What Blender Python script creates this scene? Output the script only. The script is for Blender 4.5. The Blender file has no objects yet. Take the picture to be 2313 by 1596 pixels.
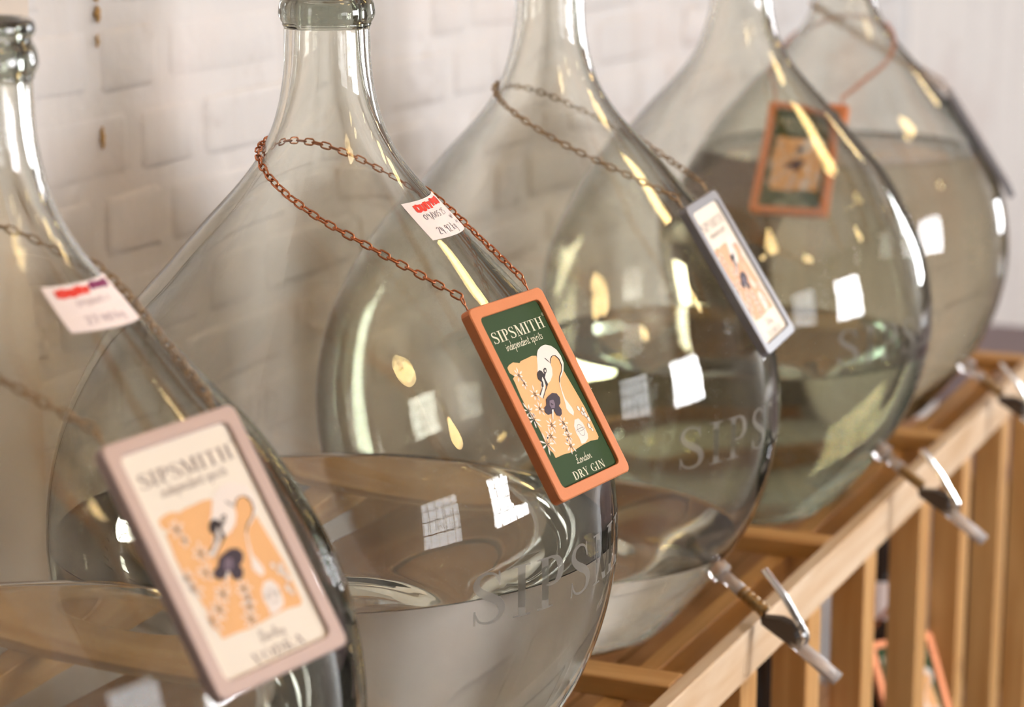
import bpy, bmesh, math, random
import numpy as np
from mathutils import Vector, Matrix, noise
from mathutils.geometry import tessellate_polygon

random.seed(7)
S = bpy.context.scene
COL = S.collection
R = math.radians

# ------------------------------------------------------------------ camera
# world axes: X points from the brick wall to the aisle, Y runs along the row of bottles, Z up
EYE = 1.55
cam = bpy.data.cameras.new('camera')
cam.sensor_fit = 'HORIZONTAL'; cam.sensor_width = 36.0
cam.lens = 5332.66 / 2313 * 36.0
cam.clip_start = 0.05
cam.dof.use_dof = True
cam.dof.focus_distance = 1.585
cam.dof.aperture_fstop = 5.6
cam_o = bpy.data.objects.new('camera', cam)
COL.objects.link(cam_o)
cam_o.location = (0.7664, -1.4183, EYE)
cam_o.rotation_euler = (R(90 - 12.226), 0, R(23.934))
S.camera = cam_o

# ------------------------------------------------------------------ world, daylight, exposure
wd = bpy.data.worlds.new('world'); S.world = wd
wd.use_nodes = True
wd.node_tree.nodes['Background'].inputs[0].default_value = (0.80, 0.90, 1.0, 1)
wd.node_tree.nodes['Background'].inputs[1].default_value = 1.0
S.view_settings.view_transform = 'Standard'
S.view_settings.look = 'None'
S.view_settings.exposure = -1.33
S.view_settings.gamma = 1.0
S.view_settings.use_curve_mapping = False
cy = S.cycles
cy.max_bounces = 15; cy.transmission_bounces = 14; cy.glossy_bounces = 4
cy.diffuse_bounces = 2; cy.transparent_max_bounces = 16
cy.sample_clamp_indirect = 40.0
cy.use_denoising = True
cy.adaptive_threshold = 0.2; cy.adaptive_min_samples = 10

WIN_X = 3.40                                                      # face of the wall across the aisle
WIN = [(-1.30, 1.15), (0.66, 1.15)]                               # centre, width along Y
WIN_Z = (1.08, 2.10)
def daylight(name, loc, rot, sx, sy, power, col=(0.965, 0.975, 1.0)):
    l = bpy.data.lights.new(name, 'AREA'); l.shape = 'RECTANGLE'; l.size = sx; l.size_y = sy
    l.energy = power; l.color = col
    o = bpy.data.objects.new(name, l); COL.objects.link(o)
    o.location = loc; o.rotation_euler = rot
    return o
for i, (wy, ww) in enumerate(WIN):
    daylight('window_daylight', (WIN_X + 0.16, wy, sum(WIN_Z) / 2), (0, R(90), 0), WIN_Z[1] - WIN_Z[0], ww, (45.0, 340.0)[i])
daylight('window_daylight', (2.65, 8.16, 1.5), (R(-90), 0, 0), 1.1, 1.9, 430.0, (0.92, 0.96, 1.0))

# ------------------------------------------------------------------ helpers
def lin(r, g, b, a=1.0):
    f = lambda v: (v / 255) / 12.92 if v / 255 <= 0.04045 else ((v / 255 + 0.055) / 1.055) ** 2.4
    return (f(r), f(g), f(b), a)

class MB:
    def __init__(s): s.v = []; s.f = []; s.m = []
    def quad(s, a, b, c, d, m=0):
        n = len(s.v); s.v += [tuple(a), tuple(b), tuple(c), tuple(d)]; s.f.append((n, n + 1, n + 2, n + 3)); s.m.append(m)
    def box(s, x0, x1, y0, y1, z0, z1, m=0):
        n = len(s.v)
        s.v += [(x, y, z) for z in (z0, z1) for y in (y0, y1) for x in (x0, x1)]
        for q in ((0, 2, 3, 1), (4, 5, 7, 6), (0, 1, 5, 4), (2, 6, 7, 3), (1, 3, 7, 5), (0, 4, 6, 2)):
            s.f.append(tuple(n + k for k in q)); s.m.append(m)
    def poly(s, pts, m=0):
        tris = tessellate_polygon([[Vector(p) for p in pts]])
        n = len(s.v); s.v += [tuple(p) for p in pts]
        a = Vector((0, 0, 0))
        for t in tris:
            s.f.append((n + t[0], n + t[1], n + t[2])); s.m.append(m)
    def strip(s, pairs, fn, m=0):
        n = len(s.v)
        for l, r in pairs: s.v += [tuple(fn(*l)), tuple(fn(*r))]
        for k in range(len(pairs) - 1):
            s.f.append((n + 2 * k, n + 2 * k + 1, n + 2 * k + 3, n + 2 * k + 2)); s.m.append(m)
    def tube(s, pts, rad, seg=8, m=0, closed=False, cap=True):
        pts = [Vector(p) for p in pts]; N = len(pts); n0 = len(s.v)
        rads = rad if hasattr(rad, '__len__') else [rad] * N
        up = None
        for i, p in enumerate(pts):
            if closed: t = pts[(i + 1) % N] - pts[i - 1]
            else: t = pts[min(i + 1, N - 1)] - pts[max(i - 1, 0)]
            t.normalize()
            if up is None: up = t.orthogonal().normalized()
            up = (up - t * up.dot(t)).normalized()
            w = t.cross(up)
            for k in range(seg):
                a = 2 * math.pi * k / seg
                s.v.append(tuple(p + (up * math.cos(a) + w * math.sin(a)) * rads[i]))
        for i in range(N if closed else N - 1):
            for k in range(seg):
                a, b = n0 + i * seg + k, n0 + i * seg + (k + 1) % seg
                j = (i + 1) % N
                c, d = n0 + j * seg + (k + 1) % seg, n0 + j * seg + k
                s.f.append((a, b, c, d)); s.m.append(m)
        if cap and not closed:
            s.f.append(tuple(n0 + k for k in range(seg))[::-1]); s.m.append(m)
            s.f.append(tuple(n0 + (N - 1) * seg + k for k in range(seg))); s.m.append(m)
    def lathe(s, prof, seg, m=0, flip=False):
        n0 = len(s.v)
        for r, z in prof:
            for k in range(seg):
                a = 2 * math.pi * k / seg
                s.v.append((r * math.cos(a), r * math.sin(a), z))
        for i in range(len(prof) - 1):
            for k in range(seg):
                a, b = n0 + i * seg + k, n0 + i * seg + (k + 1) % seg
                q = (a, b, b + seg, a + seg)
                s.f.append(q[::-1] if flip else q); s.m.append(m)
    def fan(s, first, seg, z, m=0, flip=False):
        c = len(s.v); s.v.append((0, 0, z))
        for k in range(seg):
            t = (first + k, first + (k + 1) % seg, c)
            s.f.append(t[::-1] if flip else t); s.m.append(m)
    def mesh(s, name, mats, smooth=False, fix=False):
        me = bpy.data.meshes.new(name)
        me.from_pydata(s.v, [], s.f)
        for mt in (mats if isinstance(mats, (list, tuple)) else [mats]): me.materials.append(mt)
        me.polygons.foreach_set('material_index', s.m)
        if smooth: me.polygons.foreach_set('use_smooth', [True] * len(s.f))
        me.validate()
        if fix:
            bm = bmesh.new(); bm.from_mesh(me); bmesh.ops.recalc_face_normals(bm, faces=bm.faces); bm.to_mesh(me); bm.free()
        me.update()
        return me
    def build(s, name, mats, parent=None, smooth=False, fix=False, loc=None):
        return link(name, s.mesh(name, mats, smooth, fix), parent, loc)

def link(name, me, parent=None, loc=None, rot=None):
    o = bpy.data.objects.new(name, me); COL.objects.link(o)
    if parent: o.parent = parent
    if loc is not None: o.location = loc
    if rot is not None: o.rotation_euler = rot
    return o
def tag(o, label=None, cat=None, group=None, kind=None):
    if label: o['label'] = label
    if cat: o['category'] = cat
    if group: o['group'] = group
    if kind: o['kind'] = kind
    return o
def empty(name, loc=(0, 0, 0)):
    o = bpy.data.objects.new(name, None); COL.objects.link(o); o.location = loc; o.empty_display_size = 0.05
    return o
def bevel(me, w, seg=2):
    bm = bmesh.new(); bm.from_mesh(me)
    bmesh.ops.bevel(bm, geom=list(bm.edges), offset=w, segments=seg, affect='EDGES', profile=0.6)
    bm.to_mesh(me); bm.free(); return me

# ------------------------------------------------------------------ materials
def new_mat(name):
    m = bpy.data.materials.new(name); m.use_nodes = True
    return m, m.node_tree.nodes, m.node_tree.links, m.node_tree.nodes['Principled BSDF']
def plain(name, col, rough=0.5, metal=0.0, spec=0.5):
    m, n, l, p = new_mat(name)
    p.inputs['Base Color'].default_value = col; p.inputs['Roughness'].default_value = rough
    p.inputs['Metallic'].default_value = metal; p.inputs['Specular IOR Level'].default_value = spec
    return m
def grainy(name, col, rough, metal, scale, var, bump):
    m, n, l, p = new_mat(name)
    t = n.new('ShaderNodeTexCoord'); nz = n.new('ShaderNodeTexNoise'); nz.inputs['Scale'].default_value = scale; nz.inputs['Detail'].default_value = 4
    l.new(t.outputs['Object'], nz.inputs['Vector'])
    mx = n.new('ShaderNodeMix'); mx.data_type = 'RGBA'
    mx.inputs[6].default_value = tuple(c * (1 - var) for c in col[:3]) + (1,); mx.inputs[7].default_value = tuple(min(1, c * (1 + var)) for c in col[:3]) + (1,)
    l.new(nz.outputs['Fac'], mx.inputs[0]); l.new(mx.outputs[2], p.inputs['Base Color'])
    p.inputs['Roughness'].default_value = rough; p.inputs['Metallic'].default_value = metal
    if bump:
        b = n.new('ShaderNodeBump'); b.inputs['Strength'].default_value = 0.3; b.inputs['Distance'].default_value = bump
        l.new(nz.outputs['Fac'], b.inputs['Height']); l.new(b.outputs['Normal'], p.inputs['Normal'])
    return m
def clear(name, col, ior, rough=0.0, trans=1.0, wave=0.0, wscale=9.0):
    m, n, l, p = new_mat(name)
    p.inputs['Base Color'].default_value = col; p.inputs['Roughness'].default_value = rough
    p.inputs['IOR'].default_value = ior; p.inputs['Transmission Weight'].default_value = trans
    if wave:
        t = n.new('ShaderNodeTexCoord'); mp = n.new('ShaderNodeMapping'); mp.inputs['Scale'].default_value = (1, 1, 0.45)
        nz = n.new('ShaderNodeTexNoise'); nz.inputs['Scale'].default_value = wscale; nz.inputs['Detail'].default_value = 1.5
        l.new(t.outputs['Object'], mp.inputs['Vector']); l.new(mp.outputs['Vector'], nz.inputs['Vector'])
        b = n.new('ShaderNodeBump'); b.inputs['Strength'].default_value = 1.0; b.inputs['Distance'].default_value = wave
        l.new(nz.outputs['Fac'], b.inputs['Height']); l.new(b.outputs['Normal'], p.inputs['Normal'])
    return m
def wood_mat(name, c0, c1, c2, rough=0.55):
    m, n, l, p = new_mat(name)
    t = n.new('ShaderNodeTexCoord'); info = n.new('ShaderNodeObjectInfo')
    off = n.new('ShaderNodeVectorMath'); off.operation = 'ADD'
    sc = n.new('ShaderNodeVectorMath'); sc.operation = 'SCALE'; sc.inputs['Scale'].default_value = 7.0
    cmb = n.new('ShaderNodeCombineXYZ')
    for k in range(3): l.new(info.outputs['Random'], cmb.inputs[k])
    l.new(cmb.outputs[0], sc.inputs[0]); l.new(t.outputs['Object'], off.inputs[0]); l.new(sc.outputs[0], off.inputs[1])
    mp = n.new('ShaderNodeMapping'); mp.inputs['Scale'].default_value = (2.6, 34, 34)
    l.new(off.outputs[0], mp.inputs['Vector'])
    n1 = n.new('ShaderNodeTexNoise'); n1.inputs['Scale'].default_value = 1.6; n1.inputs['Detail'].default_value = 5; n1.inputs['Distortion'].default_value = 0.6
    l.new(mp.outputs[0], n1.inputs['Vector'])
    mp2 = n.new('ShaderNodeMapping'); mp2.inputs['Scale'].default_value = (9, 12, 12); l.new(off.outputs[0], mp2.inputs['Vector'])
    vo = n.new('ShaderNodeTexVoronoi'); vo.inputs['Scale'].default_value = 0.55; l.new(mp2.outputs[0], vo.inputs['Vector'])
    kr = n.new('ShaderNodeValToRGB'); kr.color_ramp.elements[0].position = 0.03; kr.color_ramp.elements[0].color = (1, 1, 1, 1)
    kr.color_ramp.elements[1].position = 0.10; kr.color_ramp.elements[1].color = (0, 0, 0, 1)
    l.new(vo.outputs['Distance'], kr.inputs['Fac'])
    ramp = n.new('ShaderNodeValToRGB'); e = ramp.color_ramp.elements
    e[0].position = 0.34; e[0].color = c0; e[1].position = 0.66; e[1].color = c1
    l.new(n1.outputs['Fac'], ramp.inputs['Fac'])
    mx = n.new('ShaderNodeMix'); mx.data_type = 'RGBA'; mx.inputs[7].default_value = c2
    l.new(kr.outputs['Color'], mx.inputs[0]); l.new(ramp.outputs['Color'], mx.inputs[6])
    l.new(mx.outputs[2], p.inputs['Base Color']); p.inputs['Roughness'].default_value = rough
    b = n.new('ShaderNodeBump'); b.inputs['Strength'].default_value = 0.15; b.inputs['Distance'].default_value = 0.002
    l.new(n1.outputs['Fac'], b.inputs['Height']); l.new(b.outputs['Normal'], p.inputs['Normal'])
    return m
def paint_mat(name, base, warm, stain):
    m, n, l, p = new_mat(name)
    t = n.new('ShaderNodeTexCoord')
    geo = n.new('ShaderNodeNewGeometry')
    nz = n.new('ShaderNodeTexNoise'); nz.inputs['Scale'].default_value = 5.0; nz.inputs['Detail'].default_value = 6
    l.new(geo.outputs['Position'], nz.inputs['Vector'])
    mx = n.new('ShaderNodeMix'); mx.data_type = 'RGBA'; mx.inputs[6].default_value = base; mx.inputs[7].default_value = warm
    l.new(nz.outputs['Fac'], mx.inputs[0])
    mp = n.new('ShaderNodeMapping'); mp.inputs['Scale'].default_value = (1, 5.5, 0.7); l.new(geo.outputs['Position'], mp.inputs['Vector'])
    st = n.new('ShaderNodeTexNoise'); st.inputs['Scale'].default_value = 2.2; st.inputs['Detail'].default_value = 5; l.new(mp.outputs[0], st.inputs['Vector'])
    rp = n.new('ShaderNodeValToRGB'); rp.color_ramp.elements[0].position = 0.50; rp.color_ramp.elements[0].color = (0, 0, 0, 1)
    rp.color_ramp.elements[1].position = 0.78; rp.color_ramp.elements[1].color = (0.7, 0.7, 0.7, 1); l.new(st.outputs['Fac'], rp.inputs['Fac'])
    m2 = n.new('ShaderNodeMix'); m2.data_type = 'RGBA'; m2.inputs[7].default_value = stain
    l.new(rp.outputs['Color'], m2.inputs[0]); l.new(mx.outputs[2], m2.inputs[6])
    pk = n.new('ShaderNodeTexNoise'); pk.inputs['Scale'].default_value = 2.7; pk.inputs['Detail'].default_value = 3; l.new(geo.outputs['Position'], pk.inputs['Vector'])
    pr = n.new('ShaderNodeValToRGB'); pr.color_ramp.elements[0].position = 0.50; pr.color_ramp.elements[0].color = (0, 0, 0, 1)
    pr.color_ramp.elements[1].position = 0.68; pr.color_ramp.elements[1].color = (0.55, 0.55, 0.55, 1); l.new(pk.outputs['Fac'], pr.inputs['Fac'])
    m3 = n.new('ShaderNodeMix'); m3.data_type = 'RGBA'; m3.inputs[7].default_value = (0.80, 0.66, 0.60, 1)
    l.new(pr.outputs['Color'], m3.inputs[0]); l.new(m2.outputs[2], m3.inputs[6])
    gr = n.new('ShaderNodeTexNoise'); gr.inputs['Scale'].default_value = 13; gr.inputs['Detail'].default_value = 9; gr.inputs['Roughness'].default_value = 0.65; l.new(geo.outputs['Position'], gr.inputs['Vector'])
    g2 = n.new('ShaderNodeValToRGB'); g2.color_ramp.elements[0].position = 0.60; g2.color_ramp.elements[0].color = (0, 0, 0, 1)
    g2.color_ramp.elements[1].position = 0.74; g2.color_ramp.elements[1].color = (0.55, 0.55, 0.55, 1); l.new(gr.outputs['Fac'], g2.inputs['Fac'])
    m4 = n.new('ShaderNodeMix'); m4.data_type = 'RGBA'; m4.inputs[7].default_value = (0.50, 0.44, 0.40, 1)
    l.new(g2.outputs['Color'], m4.inputs[0]); l.new(m3.outputs[2], m4.inputs[6])
    l.new(m4.outputs[2], p.inputs['Base Color']); p.inputs['Roughness'].default_value = 0.6
    n2 = n.new('ShaderNodeTexNoise'); n2.inputs['Scale'].default_value = 60; n2.inputs['Detail'].default_value = 5; l.new(geo.outputs['Position'], n2.inputs['Vector'])
    b = n.new('ShaderNodeBump'); b.inputs['Strength'].default_value = 0.35; b.inputs['Distance'].default_value = 0.004
    l.new(n2.outputs['Fac'], b.inputs['Height']); l.new(b.outputs['Normal'], p.inputs['Normal'])
    return m
def glow(name, col, strength):
    m, n, l, p = new_mat(name)
    p.inputs['Emission Color'].default_value = col; p.inputs['Emission Strength'].default_value = strength
    p.inputs['Base Color'].default_value = (0.9, 0.8, 0.6, 1)
    return m
def frosted(name, col, alpha):
    m = plain(name, col, 0.7); m.node_tree.nodes['Principled BSDF'].inputs['Alpha'].default_value = alpha
    return m

M = {
 'paint': paint_mat('painted_brick', (0.72, 0.70, 0.705, 1), (0.75, 0.70, 0.675, 1), (0.57, 0.52, 0.48, 1)),
 'plaster': paint_mat('white_plaster', (0.95, 0.87, 0.82, 1), (0.95, 0.87, 0.81, 1), (0.80, 0.72, 0.68, 1)),
 'dim': grainy('darkened_near_wall', (0.10, 0.075, 0.055, 1), 0.6, 0, 5, 0.2, 0),  # unseen near wall, darkened to cut light on camera-facing sides
 'room': grainy('room_paint', (0.36, 0.33, 0.30, 1), 0.7, 0, 3, 0.08, 0),
 'ceil': grainy('ceiling_paint', (0.72, 0.67, 0.62, 1), 0.8, 0, 3, 0.1, 0),
 'floor': grainy('floor_concrete', (0.26, 0.21, 0.19, 1), 0.5, 0, 4, 0.2, 0.002),
 'beige': grainy('beige_paint', (0.70, 0.60, 0.51, 1), 0.5, 0, 20, 0.06, 0),
 'pine': wood_mat('pine', (0.69, 0.46, 0.26, 1), (0.83, 0.64, 0.45, 1), (0.30, 0.13, 0.05, 1)),
 'pine_shaded': wood_mat('orange_shaded_pine', (0.56, 0.28, 0.085, 1), (0.72, 0.42, 0.165, 1), (0.20, 0.075, 0.02, 1)),  # orange pine, with the shade on posts, bars and beams put into its colour
 'pine_dark': wood_mat('dark_pine', (0.40, 0.175, 0.05, 1), (0.52, 0.255, 0.085, 1), (0.15, 0.055, 0.018, 1)),  # darkest pine tone, on the planks and ceiling beams
 'glass': clear('demijohn_glass', (0.922, 0.922, 0.872, 1), 1.5, 0, 1, 0.00035, 11.0),
 'glass_rim_dark': clear('dark_thick_rim_glass', (0.33, 0.35, 0.30, 1), 1.5, 0, 1, 0.00035, 11.0),  # thick rim; the dark reflections in it are put into the tint
 'wet': clear('liquid_against_glass', (0.96, 0.965, 0.94, 1), 1.103, 0, 1),
 'liquid': clear('liquid_surface', (0.97, 0.975, 0.95, 1), 1.36, 0, 1, 0.00004, 30.0),
 'wet_a': clear('amber_spirit_against_glass', (0.60, 0.54, 0.42, 1), 1.103),
 'liquid_a': clear('amber_spirit_surface', (0.84, 0.79, 0.68, 1), 1.36, 0, 1, 0.00004, 30.0),
 'wet_g': clear('straw_spirit_against_glass', (0.68, 0.75, 0.68, 1), 1.103),
 'liquid_g': clear('straw_spirit_surface', (0.86, 0.86, 0.78, 1), 1.36, 0, 1, 0.00004, 30.0),
 'etch': frosted('etched_glass', (0.25, 0.23, 0.20, 1), 0.60),
 'copper': grainy('copper_chain', (0.62, 0.235, 0.11, 1), 0.30, 1, 300, 0.25, 0),
 'bronze': grainy('bronze_chain', (0.42, 0.29, 0.17, 1), 0.34, 1, 300, 0.25, 0),
 'f_copper': grainy('copper_enamel', lin(226, 140, 90), 0.42, 0.25, 600, 0.04, 0),
 'f_pink': grainy('pink_aluminium', lin(205, 181, 172), 0.42, 0.25, 600, 0.04, 0),
 'f_grey': grainy('grey_aluminium', lin(146, 144, 148), 0.42, 0.35, 600, 0.04, 0),
 'green': grainy('label_green', lin(42, 70, 30), 0.75, 0, 900, 0.08, 0),
 'cream': grainy('label_cream', lin(250, 238, 222), 0.6, 0, 900, 0.02, 0),
 'ink_cream': plain('ink_cream', lin(236, 230, 205), 0.6),
 'ink_brown': plain('ink_brown', lin(140, 118, 108), 0.6),
 'a_orange': grainy('print_orange', lin(246, 188, 128), 0.6, 0, 900, 0.05, 0),
 'a_peach': grainy('print_salmon', lin(240, 180, 140), 0.6, 0, 900, 0.05, 0),
 'a_white': plain('print_white', lin(250, 236, 226), 0.6),
 'a_black': plain('print_black', lin(40, 26, 28), 0.6),
 'a_purple': plain('print_purple', lin(60, 44, 58), 0.6),
 'a_mauve': plain('print_mauve', lin(128, 108, 124), 0.6),
 'paper': grainy('sticker_paper', lin(250, 234, 230), 0.55, 0, 200, 0.02, 0),
 'red': plain('red_marker', lin(238, 60, 48), 0.5),
 'violet': plain('violet_marker', lin(130, 30, 90), 0.5),
 'pen': plain('grey_pen', lin(104, 97, 110), 0.5),
 'pen_f': plain('faint_pen', lin(200, 178, 180), 0.5),
 'chrome': plain('chrome', (0.78, 0.80, 0.82, 1), 0.12, 1),
 'brass': grainy('dull_brass', (0.40, 0.26, 0.12, 1), 0.28, 1, 120, 0.2, 0),
 'dark': plain('dark_plastic', (0.08, 0.055, 0.043, 1), 0.45),
 'vinyl': clear('clear_vinyl', (0.93, 0.84, 0.79, 1), 1.4, 0.25, 0.55),
 'boss': clear('clear_plastic', (0.96, 0.90, 0.88, 1), 1.45, 0.08, 0.75),
 'bulb': glow('bulb_glow', (1.0, 0.68, 0.28, 1), 34.0),
 'black': plain('black_paint', (0.012, 0.011, 0.012, 1), 0.5),
 'grey_cloth': grainy('grey_cloth', lin(150, 134, 138), 0.85, 0, 90, 0.1, 0.001),
 'sash': plain('window_paint', (0.55, 0.55, 0.55, 1), 0.5),
 'bottle_dark': plain('dark_bottle', (0.03, 0.02, 0.016, 1), 0.1),
 'rust': plain('rusty_steel', (0.20, 0.11, 0.06, 1), 0.55, 0.8),
 'drip': plain('dried_ochre_drip', lin(190, 150, 90), 0.6),
}

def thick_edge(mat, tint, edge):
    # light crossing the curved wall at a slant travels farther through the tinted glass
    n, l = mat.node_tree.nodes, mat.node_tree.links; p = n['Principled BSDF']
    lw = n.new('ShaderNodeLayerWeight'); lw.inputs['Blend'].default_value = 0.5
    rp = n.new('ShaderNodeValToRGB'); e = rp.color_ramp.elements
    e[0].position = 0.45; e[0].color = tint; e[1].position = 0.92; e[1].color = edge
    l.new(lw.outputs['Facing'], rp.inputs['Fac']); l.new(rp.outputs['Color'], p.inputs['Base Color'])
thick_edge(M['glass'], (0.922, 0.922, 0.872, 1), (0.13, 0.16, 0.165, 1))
# ------------------------------------------------------------------ the setting
WX = -0.42                                                        # face of the bricks
m = MB(); m.box(-1.2, 4.2, -3.4, 8.4, -0.1, 0.0); tag(m.build('floor', M['floor']), kind='structure')
m = MB(); m.box(-1.2, 4.2, -3.4, 8.4, 3.0, 3.1); tag(m.build('ceiling', M['ceil']), kind='structure')
for by in (-2.2, -0.6, 1.0, 2.6, 4.2, 5.8, 7.4):
    m = MB(); m.box(-0.42, 3.4, by - 0.07, by + 0.07, 2.82, 2.999); tag(m.build('trim_1', M['pine_dark']), kind='structure')
wall = MB(); wall.box(WX - 0.16, WX - 0.0017, -3.2, 3.2, 0.0, 3.0)
wall = tag(wall.build('wall_back', M['paint']), kind='structure')
def brick_mesh(L, H, seed):
    rng = random.Random(seed); m = MB(); d = 0.03
    m.box(-d, 0, -L / 2, L / 2, -H / 2, H / 2)
    me = bevel(m.mesh('brick', M['paint']), 0.0115, 4)
    for v in me.vertices:
        v.co.x += rng.uniform(-0.0008, 0.0008); v.co.y += rng.uniform(-0.0018, 0.0018); v.co.z += rng.uniform(-0.0016, 0.0016)
    me.polygons.foreach_set('use_smooth', [True] * len(me.polygons))
    return me
CH = 0.0755; BH = CH - 0.013
HEAD = [brick_mesh(0.0985, BH, 10 + k) for k in range(4)]
STRE = [brick_mesh(0.2105, BH, 20 + k) for k in range(5)]
PAIR = 0.337
for c in range(-5, 5):
    z = 1.322 + (c + 0.5) * CH
    ph = 0.402 if c % 2 == 0 else 0.402 + 0.0615 + (0 if c == -1 else 0.1)
    k = -4
    while True:
        yh = ph + k * PAIR; k += 1
        if yh > 3.14: break
        for ly, lib in ((yh, HEAD), (yh + PAIR / 2, STRE)):
            if ly < -0.75 or ly > 3.1: continue
            b = link('brick', random.choice(lib), wall, (WX + random.uniform(-0.0012, 0.0012), ly, z + random.uniform(-0.001, 0.001)))
            b.rotation_euler = (random.uniform(-0.006, 0.006), 0, random.uniform(-0.006, 0.006))
m = MB()                                                          # dried ochre paint runs on the bricks
for (y0, z0, z1, w) in ((0.349, 1.372, 1.384, 0.0016), (0.3505, 1.394, 1.409, 0.0030), (0.3495, 1.412, 1.421, 0.0022), (0.3515, 1.282, 1.302, 0.0022), (0.3525, 1.425, 1.45, 0.002)):
    pts = [(WX + 0.0015, y0 + 0.0012 * math.sin(900 * (z0 + (z1 - z0) * t / 8)), z0 + (z1 - z0) * t / 8) for t in range(9)]
    m.tube(pts, [w * (0.35 + 0.65 * math.sin(math.pi * t / 8)) for t in range(9)], 6)
m.build('paint_drip', M['drip'], wall, True)
m = MB(); m.box(-0.80, -0.62, 3.20, 8.2, 0.0, 3.0); m.box(-0.62, WX - 0.02, 3.16, 3.199, 0.0, 3.0); tag(m.build('wall_end', M['plaster']), kind='structure')
m = MB()                                                          # wall across the aisle, with the window openings
ys = [-3.2] + [v for wy, ww in WIN for v in (wy - ww / 2, wy + ww / 2)] + [8.2]
for i in range(0, len(ys), 2): m.box(WX_ := WIN_X, WIN_X + 0.12, ys[i], ys[i + 1], 0, 3.0)
for wy, ww in WIN:
    m.box(WIN_X, WIN_X + 0.12, wy - ww / 2, wy + ww / 2, 0, WIN_Z[0]); m.box(WIN_X, WIN_X + 0.12, wy - ww / 2, wy + ww / 2, WIN_Z[1], 3.0)
tag(m.build('wall_front', M['room']), kind='structure')
m = MB(); m.box(-1.0, 3.5, -3.3, -3.2, 0, 3.0); tag(m.build('wall_near', M['dim']), kind='structure')
m = MB()
m.box(-0.8, 2.1, 8.1, 8.2, 0, 3); m.box(3.2, 3.5, 8.1, 8.2, 0, 3); m.box(2.1, 3.2, 8.1, 8.2, 0, 0.55); m.box(2.1, 3.2, 8.1, 8.2, 2.45, 3)
tag(m.build('wall_far', M['room']), kind='structure')
for i, (wy, ww) in enumerate(WIN):                                # steel windows with a grid of bars
    r = empty('window_%d' % (i + 1), (WIN_X + 0.05, wy, WIN_Z[0])); tag(r, kind='structure')
    h = WIN_Z[1] - WIN_Z[0]; m = MB(); t = 0.03
    m.box(-t, t, -ww / 2, ww / 2, 0, 0.05); m.box(-t, t, -ww / 2, ww / 2, h - 0.05, h)
    m.box(-t, t, -ww / 2, -ww / 2 + 0.05, 0, h); m.box(-t, t, ww / 2 - 0.05, ww / 2, 0, h)
    m.build('window_frame', M['sash'], r)
    m = MB(); m.box(-0.01, 0.01, -0.011, 0.011, 0, h); bar = m.mesh('glazing_bar', M['sash'])
    for k in range(1, 5): link('glazing_bar', bar, r, (0, -ww / 2 + ww * k / 5, 0))
    m = MB(); m.box(-0.01, 0.01, -ww / 2, ww / 2, -0.011, 0.011); bar = m.mesh('glazing_bar', M['sash'])
    for k in range(1, 4): link('glazing_bar', bar, r, (0, 0, h * k / 4))
m = MB(); m.box(WX - 0.01, WX + 0.02, 0.08, 0.222, 0.0, 3.0); tag(m.build('trim_2', M['beige']), kind='structure')
m = MB(); m.box(WX - 0.01, WX + 0.008, 0.222, 0.231, 0.0, 3.0); tag(m.build('trim_3', M['plaster']), kind='structure')

# ------------------------------------------------------------------ pine rack
RT = 0.9085                                                       # top of the rails
rack = empty('bottle_rack', (0, 0.5, 0))
tag(rack, 'long slatted pine rack carrying the row of glass demijohns', 'rack')
def board(name, x0, x1, y0, y1, z0, z1, mat, parent=rack, axis='Y', bev=0.0012):
    """a board whose local X runs along its length, so the grain follows it"""
    c = Vector(((x0 + x1) / 2, (y0 + y1) / 2, (z0 + z1) / 2)); d = (x1 - x0, y1 - y0, z1 - z0)
    if axis == 'Y': L, a, b, rot = d[1], d[0], d[2], (0, 0, R(90))
    elif axis == 'X': L, a, b, rot = d[0], d[1], d[2], (0, 0, 0)
    else: L, a, b, rot = d[2], d[1], d[0], (0, R(-90), 0)
    m = MB(); m.box(-L / 2, L / 2, -a / 2, a / 2, -b / 2, b / 2)
    me = m.mesh(name, mat)
    if bev: bevel(me, bev, 1)
    return link(name, me, parent, c - Vector(parent.location) if parent else c, rot)
Y0, Y1 = -0.62, 1.62
board('front_rail', 0.173, 0.1875, Y0, Y1, RT - 0.0422, RT, M['pine'])
board('back_rail', -0.1875, -0.173, Y0, Y1, RT - 0.0422, RT, M['pine'])
for y in (-0.19, 0.237, 0.652, 1.094, 1.532):
    board('crossbar', -0.173, 0.173, y - 0.0168, y + 0.0168, RT - 0.0165, RT, M['pine_shaded'], axis='X')
for s in (1, -1):
    x0, x1 = sorted((s * 0.1175, s * 0.136))
    board('cradle_beam', x0, x1, Y0, Y1, 0.835, 0.8915, M['pine_shaded'])
for x, hw in ((-0.086, 0.0272), (-0.0285, 0.0272), (0.0275, 0.0258), (0.0670, 0.0120)):
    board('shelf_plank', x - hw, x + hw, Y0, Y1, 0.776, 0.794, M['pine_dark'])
for y in (-0.05, 0.17, 0.378, 0.566, 0.757, 0.975, 1.163, 1.366, 1.58):
    board('front_post', 0.1535, 0.1870, y - 0.021, y + 0.021, 0.0, RT - 0.0422, M['pine_shaded'], axis='Z')
for y in (-0.05, 0.378, 0.757, 1.163, 1.58):
    board('back_post', -0.187, -0.1535, y - 0.021, y + 0.021, 0.0, RT - 0.0422, M['pine_shaded'], axis='Z')
for k, x in enumerate((-0.125, -0.065, -0.005, 0.055, 0.115)):
    board('lower_plank', x - 0.028, x + 0.028, Y0, Y1, 0.38, 0.40, M['pine_dark'])

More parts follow.
